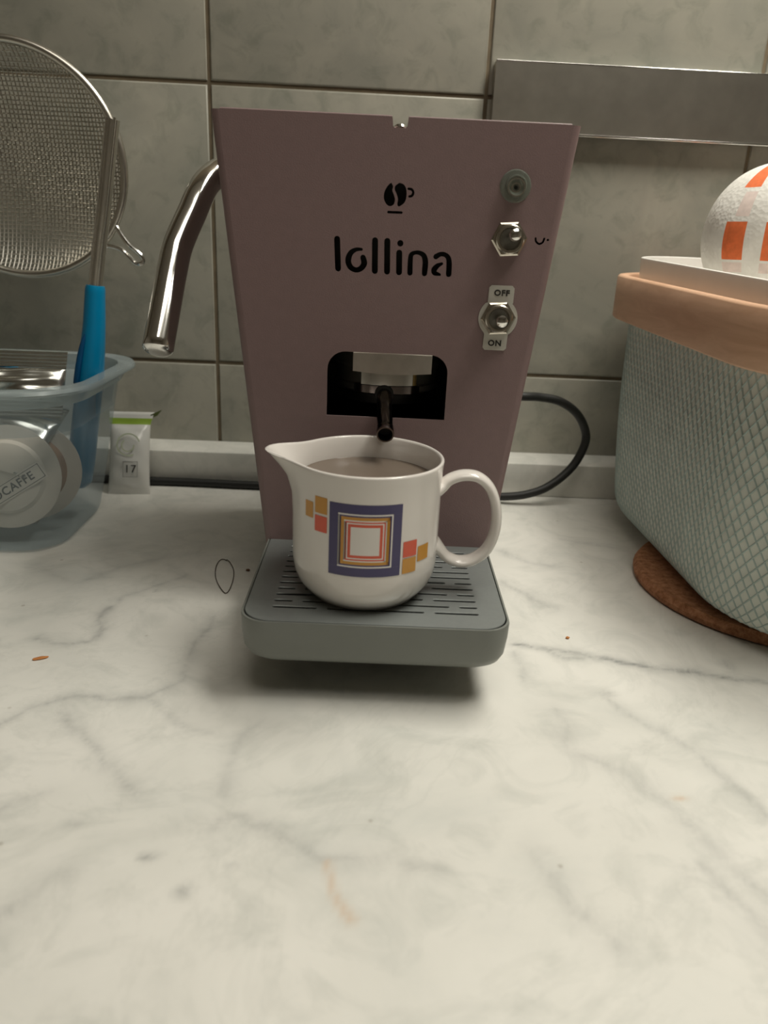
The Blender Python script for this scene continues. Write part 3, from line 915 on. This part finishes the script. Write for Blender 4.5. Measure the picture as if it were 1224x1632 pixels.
bk = thing('basket', 'pale teal net basket with wide wooden rim band on cork mat', 'basket', (0, 0, 0))
BXC, BYC = 43.9, -17.3
def body_outline(z):
    t = (z - 0.8) / 14.0
    hx = 13.75 - 0.55 * (1 - t) + 0.25 * math.sin(pi * max(0, min(1, t)))
    hy = 14.9 - 1.2 * (1 - t)
    inset = 0.0
    if z < 2.4:
        q = (2.4 - z) / 1.6
        inset = 1.1 * (1 - math.sqrt(max(0, 1 - q * q)))
    return rrect(BXC, BYC, hx - inset, hy - inset, 7.0, 12)
rows_z = [0.8, 0.86, 1.0, 1.25, 1.6, 2.1, 2.7, 3.2, 4.5, 6, 8, 10, 12, 13.5, 14.6, 15.2]
bm = loft([ring3(densify(body_outline(z), 50), z) for z in rows_z], True, False)
finish('lining', bm, M_LINING, bk, angle=70)
# knitted net: two families of crossing strands over the lining
def net():
    NC = 160
    zs = [0.95, 1.25, 1.6, 2.1, 2.7, 3.2] + [3.7 + 0.5 * k for k in range(23)]
    # arclength parametrised outlines
    outs = []
    for z in zs:
        P = np.array(body_outline(z) + [body_outline(z)[0]])
        sl = np.r_[0, np.cumsum(np.hypot(*np.diff(P, axis=0).T))]
        outs.append((P, sl))
    # cumulative height along the profile drives the helix
    V, F = [], []
    prof_len = 0.0
    lens = [0.0]
    for i in range(1, len(zs)):
        dz = zs[i] - zs[i - 1]
        dx = outs[i][0][:, 0].min() - outs[i - 1][0][:, 0].min()
        prof_len += math.hypot(dz, dx); lens.append(prof_len)
    pitch = 88.0 / NC
    for fam in (-1, 1):
        for s in range(NC):
            if fam == 1 and False: continue
            base = len(V)
            cnt = 0
            for i, z in enumerate(zs):
                P, sl = outs[i]
                for sub in range(1):
                    frac = (s / NC + fam * lens[i] * 0.62 / 88.0) % 1.0
                    q = frac * sl[-1]
                    x = np.interp(q, sl, P[:, 0]); y = np.interp(q, sl, P[:, 1])
                    q2 = (q + 0.05) % sl[-1]
                    x2 = np.interp(q2, sl, P[:, 0]); y2 = np.interp(q2, sl, P[:, 1])
                    tx, ty = x2 - x, y2 - y
                    l = math.hypot(tx, ty) or 1
                    tx, ty = tx / l, ty / l
                    nx_, ny_ = ty, -tx
                    wv = 0.055
                    V += [(x - tx * wv + nx_ * 0.0, y - ty * wv + ny_ * 0.0, z), (x + nx_ * 0.075, y + ny_ * 0.075, z), (x + tx * wv, y + ty * wv, z)]
                    cnt += 1
            for i in range(cnt - 1):
                a = base + i * 3; b = a + 3
                F += [(a, a + 1, b + 1, b), (a + 1, a + 2, b + 2, b + 1)]
    me = bpy.data.meshes.new('net')
    me.from_pydata([(x * CM, y * CM, z * CM) for x, y, z in V], [], F)
    me.polygons.foreach_set('use_smooth', [True] * len(me.polygons))
    o = link('net', me, M_TEAL, bk)
    o['kind'] = 'stuff'
    return o
net()
def ring_band(name, z0, z1, out, inn, hx, hy, r, mat, parent, bev=0.12, tilt=0.0):
    Ro = lambda d, z: [(x, y, z + tilt * (y + 3)) for x, y in rrect(BXC, BYC, hx - d, hy - d, max(1.0, r - d), 14)]
    bm = loft([Ro(inn, z0), Ro(out + bev, z0), Ro(out, z0 + bev), Ro(out, z1 - bev), Ro(out + bev, z1), Ro(inn - bev, z1), Ro(inn, z1 - bev), Ro(inn, z0)], False, False)
    return finish(name, bm, mat, parent, angle=50)
ring_band('rim_band', 14.8, 17.65, 0.0, 0.75, 14.9, 15.9, 7.5, M_WOOD, bk, tilt=0.024)['label'] = 'beech veneer rim band'

# white shallow tray resting inside the rim band
def tray_ring(d, z): return [(x, y, z + 0.035 * (y + 4)) for x, y in rrect(BXC, BYC, 13.4 - d, 14.0 - d, 5.0 - min(d, 3), 12)]
bm = loft([tray_ring(1.0, 15.2), tray_ring(0.35, 15.4), tray_ring(0.1, 17.0), tray_ring(0.0, 18.7), tray_ring(0.03, 18.82), tray_ring(0.14, 18.86), tray_ring(0.25, 18.8), tray_ring(0.35, 17.0), tray_ring(0.7, 15.6), tray_ring(1.3, 15.45)])
tag(finish('shallow_tray', bm, M_WHITEPL, angle=50), 'white shallow tray with upright rim sitting inside the wooden rim band', 'tray')

# paper towel bundle with printed orange blocks
def towel():
    bm = bmesh.new()
    step = 2
    lat = list(range(-90, 91, step)); lon = list(range(0, 360, step))
    R = 4.40
    g = []
    for la in lat:
        row = []
        for lo in lon:
            a, b = math.radians(la), math.radians(lo)
            k = R * (1 + 0.006 * math.sin(5 * b + 3 * a) + 0.004 * math.sin(9 * b - 4 * a))
            row.append(bm.verts.new((k * math.cos(a) * math.sin(b), -k * math.cos(a) * math.cos(b), k * math.sin(a))) if abs(la) < 90 else None)
        g.append(row)
    top = bm.verts.new((0, 0, R)); bot = bm.verts.new((0, 0, -R))
    n = len(lon)
    for i in range(1, len(lat) - 2):
        for j in range(n):
            f = bm.faces.new((g[i][j], g[i][(j + 1) % n], g[i + 1][(j + 1) % n], g[i + 1][j]))
            la, lo = lat[i] + 1, lon[j] + 1
            ph = (lo - (360 - 43)) % 32
            if 2 <= ph < 19 and not (240 < lo < 312):
                if -18 < la < 10 or 38 < la < 70: f.material_index = 1
                elif (14 < la < 34 and ph > 6) or -28 < la < -20: f.material_index = 2
    for j in range(n):
        bm.faces.new((top, g[-2][j], g[-2][(j + 1) % n])); bm.faces.new((bot, g[1][(j + 1) % n], g[1][j]))
    o = finish('paper_towel', bm, [M_PAPER, M_ORANGE, M_PINKISH], angle=80)
    o.location = Vector((37.2, -12.2, 20.25)) * CM
    o.rotation_euler = (0, 0, math.radians(-26))
    return tag(o, 'rounded white paper towel bundle with orange blocks on the white tray', 'paper towel')
towel()

# ================================================================== CLEAR TUB AND WHAT STANDS IN IT
tub = thing('storage_tub', 'clear frosted plastic tub holding sachets and blue handled utensil', 'tub', (0, 0, 0))
def tub_out(t, d):
    """t 0 at the foot, 1 at the rim; d inset"""
    x1 = -6.6 + t * 1.3; y0 = -18.6 - t * 0.35; y1 = -8.4 + t * 4.4; x0 = -27
    return rrect((x0 + x1) / 2, (y0 + y1) / 2, (x1 - x0) / 2 - d, (y1 - y0) / 2 - d, 2.6 + 1.8 * t - d * .5, 10)
rings = [ring3(tub_out(0, .5), 0.02), ring3(tub_out(0, .12), 0.15), ring3(tub_out(0.03, 0), 0.5)]
for t in (.2, .4, .6, .8, .96): rings.append(ring3(tub_out(t, 0), 10.0 * t))
bm = loft(rings, True, False)
finish('tub_wall', bm, M_TUB, tub, angle=60)
rr2 = []
for d_, z in ((0.0, 9.0), (-0.10, 9.0), (-0.5, 9.75), (-0.95, 9.8), (-1.0, 9.95), (-0.9, 10.15), (-0.2, 10.2), (0.05, 10.1), (0.12, 9.6), (0.0, 9.0)):
    rr2.append(ring3(tub_out(0.95, d_), z))
finish('rim', loft(rr2, False, False), M_TUBRIM, tub, angle=50)
# inner stacking step
st = []
for d_, z in ((0.02, 7.3), (0.16, 7.35), (0.16, 8.95), (0.02, 9.0)):
    st.append(ring3(tub_out(z / 10.4, d_), z))
finish('step_band', loft(st, False, False), M_TUB, tub, angle=50)

# utensil: steel shaft and blue grip
ut = thing('kitchen_utensil', 'kitchen utensil with steel shaft and bright blue handle standing in tub', 'utensil', (0, 0, 0))
sh = [(-3.52, -11.5, 25.12), (-4.0, -11.4, 22.73), (-4.49, -11.3, 20.25), (-5.04, -11.2, 17.66), (-5.47, -11.2, 15.29), (-5.50, -11.2, 14.9)]
sp_ = smooth_path(sh, 5)
finish('shaft', sweep(bmesh.new(), sp_, [0.48 + 0.07 * i / len(sp_) for i in range(len(sp_))], 14, scale=(0.8, 1.0), caps=True), M_STEEL, ut, angle=50)
for s_ in (-1, 1):
    finish('shaft_rib', tube([p + Vector((s_ * .24, -.40, 0.05)) for p in sp_], 0.085, 8), M_CHROME, ut)
gp = smooth_path([(-5.45, -11.2, 15.56), (-5.55, -11.25, 14.5), (-5.70, -11.3, 13.0), (-5.95, -11.4, 11.2), (-6.30, -11.5, 9.0), (-6.85, -11.55, 6.0), (-7.3, -11.6, 3.4), (-7.5, -11.6, 2.2)], 5)
gr = [np.interp(i / (len(gp) - 1), [0, .03, .1, .3, .5, .8, .95, 1], [.66, .72, .73, .82, .98, 1.02, .9, .5]) for i in range(len(gp))]
finish('grip', sweep(bmesh.new(), gp, [float(x) for x in gr], 22, scale=(0.85, 1.0)), M_BLUE, ut, angle=60)
gg = smooth_path([(-6.05, -12.08, 12.6), (-6.38, -12.22, 11.4), (-6.65, -12.38, 10.1), (-6.95, -12.4, 8.6)], 4)
finish('groove_shade', sweep(bmesh.new(), gg, [.05, .12, .16, .18, .19, .2, .2, .2, .2, .2, .18, .14, .06], 10, scale=(1, 1)), M_BLUEDK, ut)  # dark strip on the grip; the groove's shade is put into its colour

# second blue handle at the far left of the tub
t2 = [(-12.5, -12.2, 11.35), (-11.75, -12.0, 10.75), (-10.6, -11.4, 8.9), (-9.6, -11.0, 6.5)]
tag(finish('spare_utensil', tube(smooth_path(t2, 5), .55, 14), M_BLUE), 'second blue handle just showing behind foil sachet in tub', 'utensil')

# wire strainer
st_ = thing('wire_strainer', 'round steel wire mesh strainer with hook standing up out of tub', 'strainer', (0, 0, 0))
C = Vector((-11.68, -6.5, 22.82))
la_ = Vector((1, 0.02, 0)).normalized()           # long axis as seen
RS = 7.09
e2 = Vector((0, -0.09, 1)).normalized()
nb = la_.cross(e2).normalized()
if nb.y < 0: nb = -nb                               # bowl bulges to the wall
def disc(a, b, dpt=0.0): return C + la_ * a + e2 * b + nb * dpt
finish('rim_ring', tube([disc(RS * math.cos(2 * pi * k / 96), RS * math.sin(2 * pi * k / 96)) for k in range(96)], 0.27, 12, closed=True), M_STEEL, st_)
bm = bmesh.new()
def depth(a, b):
    r = math.hypot(a, b) / RS
    return 2.7 * math.sqrt(max(0.0, 1 - r * r)) ** 1.15
pit = 0.27
nw = int(RS / pit)
for fam in (0, 1):
    for i in range(-nw, nw + 1):
        a = i * pit
        L_ = math.sqrt(max(0, RS * RS - a * a)) - 0.12
        if L_ < 0.4: continue
        m = max(6, int(L_ * 2 / 0.42))
        path = []
        for k in range(m + 1):
            b = -L_ + 2 * L_ * k / m
            p = (a, b) if fam == 0 else (b, a)
            path.append(disc(p[0], p[1], depth(*p) + 0.03 * (1 if (k + i + fam) % 2 else -1)))
        sweep(bm, path, 0.05, 4, caps=False)
ms = finish('mesh_bowl', bm, M_STEEL, st_, recalc=False)
ms['kind'] = 'stuff'
hk = [disc(RS * math.cos(t), RS * math.sin(t)) for t in (math.radians(-30), math.radians(-44))]
hk_path = smooth_path([hk[0], Vector((-4.6, -6.6, 18.1)), Vector((-3.75, -6.7, 17.4)), Vector((-3.6, -6.7, 16.95)), Vector((-4.1, -6.7, 16.85)), Vector((-5.1, -6.5, 17.7)), hk[1]], 6)
finish('hook', tube(hk_path, 0.16, 10), M_CHROME, st_)
finish('handle', tube(smooth_path([disc(-RS * .80, -RS * .6), Vector((-18.6, -7.2, 15.5)), Vector((-20.0, -9.0, 8.0)), Vector((-20.8, -10.5, 0.6))], 6), 0.45, 12), M_STEEL, st_)

# foil sachets and pods
def sachet(name, c, sx, sy, rot, puff, mat, seed, crimp=True):
    """pillow bag: length sx, width sy, crimped at both ends"""
    rs = random.Random(seed)
    root = bpy.data.objects.new(name, None); COL.objects.link(root)
    root.location = Vector(c) * CM; root.rotation_euler = rot
    nx_, ny_ = 26, 16
    bm = bmesh.new()
    top, bot = {}, {}
    ph = [rs.uniform(0, 6) for _ in range(6)]
    for i in range(nx_ + 1):
        for j in range(ny_ + 1):
            u, v = -1 + 2 * i / nx_, -1 + 2 * j / ny_
            hgt = puff * (max(0, 1 - abs(u) ** 3) ** .7) * (max(0, 1 - abs(v) ** 2.4) ** .7)
            wr_ = 0.09 * math.sin(5 * u + ph[0] + 3 * v) + 0.07 * math.sin(9 * v + ph[1] - 4 * u) + .05 * math.sin(13 * u + ph[2])
            edge = (1 - abs(u) ** 4) * (1 - abs(v) ** 4)
            x, y = u * sx / 2, v * sy / 2 * (1 - 0.05 * (1 - u * u))
            top[i, j] = bm.verts.new((x, y, hgt + wr_ * edge + 0.01))
            bot[i, j] = bm.verts.new((x, y, -hgt * .8 + wr_ * edge * .6 - 0.01))
    for i in range(nx_):
        for j in range(ny_):
            bm.faces.new((top[i, j], top[i + 1, j], top[i + 1, j + 1], top[i, j + 1]))
            bm.faces.new((bot[i, j], bot[i, j + 1], bot[i + 1, j + 1], bot[i + 1, j]))
    for i in range(nx_):
        bm.faces.new((top[i, 0], bot[i, 0], bot[i + 1, 0], top[i + 1, 0])); bm.faces.new((top[i, ny_], top[i + 1, ny_], bot[i + 1, ny_], bot[i, ny_]))
    for j in range(ny_):
        bm.faces.new((top[0, j], top[0, j + 1], bot[0, j + 1], bot[0, j])); bm.faces.new((top[nx_, j], bot[nx_, j], bot[nx_, j + 1], top[nx_, j + 1]))
    finish('pouch', bm, mat, root, angle=80)
    if crimp:
        for s_ in (-1, 1):
            # ridged seal along one long edge
            bm = bmesh.new()
            n = 20
            rows_ = []
            for k in range(n + 1):
                y = s_ * (sy / 2 - 0.02 + 1.15 * k / n)
                zz = 0.045 * math.cos(k / n * 5 * 2 * pi)
                rows_.append([(x_, y, zz + q) for q in (0.02,) for x_ in np.linspace(-sx / 2, sx / 2, 9)])
            V_ = [[bm.verts.new(p) for p in r_] for r_ in rows_]
            for A_, B_ in zip(V_, V_[1:]):
                for q in range(8): bm.faces.new((A_[q], A_[q + 1], B_[q + 1], B_[q]))
            finish('crimped_seal', bm, mat, root, angle=80)
    return root
s1 = sachet('foil_sachet', (-11.4, -13.6, 9.55), 8.6, 2.2, (math.radians(60), math.radians(0), math.radians(2)), 0.7, M_FOIL, 3)
tag(s1, 'silver foil sachet with ridged seal lying on top in the tub', 'sachet', 'foil sachets in the tub')
s2 = sachet('foil_sachet', (-12.6, -14.4, 7.2), 9.6, 3.6, (math.radians(35), math.radians(14), math.radians(-6)), 0.8, M_FOIL, 8)
tag(s2, 'crumpled silver foil sachet inside the tub, just below the topmost one', 'sachet', 'foil sachets in the tub')
s3 = sachet('foil_sachet', (-13.2, -13.6, 1.35), 8.6, 4.2, (math.radians(8), math.radians(-3), math.radians(6)), 0.8, M_FOIL, 13)
tag(s3, 'silver foil sachet lying at the bottom of the tub', 'sachet', 'foil sachets in the tub')
# coffee pods in clear wrap, tilted towards the viewer
def pod(c, rot, label, txt):
    root = thing('coffee_pod', label, 'coffee pod', c, 0, 'paper coffee pods in the tub')
    root.rotation_euler = rot
    finish('paper_disc', lathe([(0, .10), (2.9, .10), (3.2, .04), (3.2, -.04), (2.9, -.1), (0, -.1)], 40), M_PAPERPOD, root)
    finish('coffee_puck', lathe([(0, .55), (1.5, .52), (2.1, .35), (2.3, .1), (2.3, -.1), (2.0, -.3), (0, -.35)], 40), M_PAPERPOD if txt else M_COFFEE, root)
    if txt:
        M4 = Matrix.Translation(Vector((0.6, -0.5, 0))) @ Matrix.Rotation(math.radians(33), 4, 'Z')
        def lb(*a):
            q = bm_box(*a); bmesh.ops.transform(q, matrix=M4, verts=q.verts); return q
        lab = finish('paper_label', lb(-2.1, 2.0, -.55, .55, .56, .60, .02), M_PAPERPOD, root)
        finish('label_line', lb(-2.1, 1.9, .42, .455, .60, .612), M_INK, lab, smooth=False)
        finish('label_line', lb(-2.1, 1.9, -.455, -.42, .60, .612), M_INK, lab, smooth=False)
        finish('label_line', lb(1.865, 1.9, -.455, .455, .60, .612), M_INK, lab, smooth=False)
        text_mesh('lettering', 'OCAFFE', 0.72, M_INK, lab, lambda x, y, h: tuple(M4 @ Vector((x - .1, y, .606 + h))), bold=0.012)
    return root
pod((-9.9, -16.6, 4.3), (math.radians(78), 0, math.radians(4)), 'pale paper coffee pod lettered OCAFFE against the front of the tub', True)
pod((-9.6, -14.2, 4.0), (math.radians(80), 0, math.radians(10)), 'brown coffee pod behind the lettered pod in the tub', False)

# white pouch behind the tub
pk = thing('snack_pouch', 'small white film pouch with green top band behind the tub', 'pouch', (-5.75, -6.55, 0.0), math.radians(4))
tilt = Matrix.Rotation(math.radians(-21), 4, 'X')
def pouch():
    bm = bmesh.new()
    nx_, nz_ = 14, 26
    H_, W_ = 6.3, 3.1
    def P(i, j, s_):
        u, v = -1 + 2 * i / nx_, j / nz_
        w_ = W_ / 2 * (1 - 0.05 * math.sin(pi * v))
        puff = 0.62 * max(0, 1 - abs(u) ** 3.2) ** .6 * max(0, math.sin(pi * min(1, max(0, (v - .03) / .82)))) ** .55
        wr_ = 0.05 * math.sin(7 * v * 3 + u * 3) * (1 - u * u)
        return tilt @ Vector((u * w_ + (0.25 * max(0, v - .86) / .14 if u > .6 else 0), s_ * (puff + wr_ * (puff > .05)) , v * H_))
    fr2 = [[bm.verts.new(P(i, j, -1)) for i in range(nx_ + 1)] for j in range(nz_ + 1)]
    bk2 = [[bm.verts.new(P(i, j, 1) + Vector((0, .03, 0))) for i in range(nx_ + 1)] for j in range(nz_ + 1)]
    for j in range(nz_):
        for i in range(nx_):
            f = bm.faces.new((fr2[j][i], fr2[j][i + 1], fr2[j + 1][i + 1], fr2[j + 1][i]))
            if 22 <= j <= 23: f.material_index = 1
            f2 = bm.faces.new((bk2[j][i], bk2[j + 1][i], bk2[j + 1][i + 1], bk2[j][i + 1]))
        bm.faces.new((fr2[j][0], fr2[j + 1][0], bk2[j + 1][0], bk2[j][0])); bm.faces.new((fr2[j][nx_], bk2[j][nx_], bk2[j + 1][nx_], fr2[j + 1][nx_]))
    for i in range(nx_):
        bm.faces.new((fr2[0][i], bk2[0][i], bk2[0][i + 1], fr2[0][i + 1])); bm.faces.new((fr2[-1][i], fr2[-1][i + 1], bk2[-1][i + 1], bk2[-1][i]))
    return finish('film', bm, [M_POUCH, M_GREEN], pk, angle=80)
pouch()
def on_pouch(x, z, off): return tuple(tilt @ Vector((x, -off, z)))
def ring_poly(cx, cz, r0, r1, off, a0=0, a1=2 * pi, n=28):
    bm = bmesh.new()
    pr = None
    for k in range(n + 1):
        a = a0 + (a1 - a0) * k / n
        cur = [bm.verts.new(on_pouch(cx + r * math.cos(a), cz + r * math.sin(a), off)) for r in (r0, r1)]
        if pr: bm.faces.new((pr[0], pr[1], cur[1], cur[0]))
        pr = cur
    return bm
finish('swirl_print', ring_poly(0.05, 3.7, .78, .88, .70, 0.3, 5.2), M_PALEGREEN, pk)
finish('swirl_print', ring_poly(0.0, 3.65, .40, .50, .70, 2.2, 6.4), M_PALEGREEN, pk)
def frame_print(x0, x1, z0, z1, t, off):
    bm = bmesh.new()
    for a, b, c, d_ in ((x0, x1, z0, z0 + t), (x0, x1, z1 - t, z1), (x0, x0 + t, z0 + t, z1 - t), (x1 - t, x1, z0 + t, z1 - t)):
        vs = [bm.verts.new(on_pouch(x, z, off)) for x, z in ((a, c), (b, c), (b, d_), (a, d_))]
        bm.faces.new(vs)
    bmesh.ops.remove_doubles(bm, verts=bm.verts, dist=1e-4)
    return bm
finish('box_print', frame_print(-.35, .75, 1.25, 2.45, .05, .68), simple('grey_print', (.35, .35, .33), .4), pk, smooth=False)
text_mesh('number_print', '17', .85, M_INK, pk, lambda x, y, h: on_pouch(.2 + x, 1.85 + y, .69 + h), .01)
finish('torn_corner', loft([[tuple(tilt @ Vector(p)) for p in ((1.5, -.03, 6.1), (1.9, -.03, 6.3), (2.3, .02, 6.5))], [tuple(tilt @ Vector(p)) for p in ((1.55, .05, 5.85), (2.0, .05, 6.05), (2.32, .04, 6.47))]]), simple('dark_leaf_green', (.07, .09, .02), .5), pk)

# ================================================================== SMALL LOOSE THINGS
hp_ = []
for k in range(23):
    t = math.radians(75 + k * 360 / 22)
    u, v = math.cos(t), math.sin(t)
    hp_.append((4.05 + .52 * u - .22 * v * 2 + .06 * math.sin(2 * t), -20.85 + 2.35 * v + .1 * math.cos(3 * t), .05 + (.06 if k > 20 else 0)))
tag(finish('loose_hair', tube(smooth_path(hp_, 6), 0.028, 5), M_HAIR), 'thin loose hair curled in a loop on the marble', 'hair')
def crumb(x, y, sx, sy, sz, rz, mat, label, group):
    bm = bmesh.new()
    bmesh.ops.create_icosphere(bm, subdivisions=2, radius=1)
    for v in bm.verts:
        v.co *= 1 + random.uniform(-.18, .18)
        v.co = Vector((v.co.x * sx, v.co.y * sy, v.co.z * sz + sz * .8))
    o = finish('crumb', bm, mat)
    o.location = (x * CM, y * CM, 0); o.rotation_euler = (0, 0, rz)
    tag(o, label, 'crumb', group)
crumb(-2.73, -30.66, .36, .11, .06, .5, M_CRUMB, 'flat orange crumb on the marble, left of the drip tray', 'crumbs on the worktop')
crumb(5.3, -20.0, .12, .1, .07, 0, M_BROWNC, 'dark brown crumb beside the rear left edge of the drip tray', 'crumbs on the worktop')
crumb(22.9, -27.2, .12, .09, .06, .3, M_CRUMB, 'small tan crumb on the marble right of the drip tray', 'crumbs on the worktop')
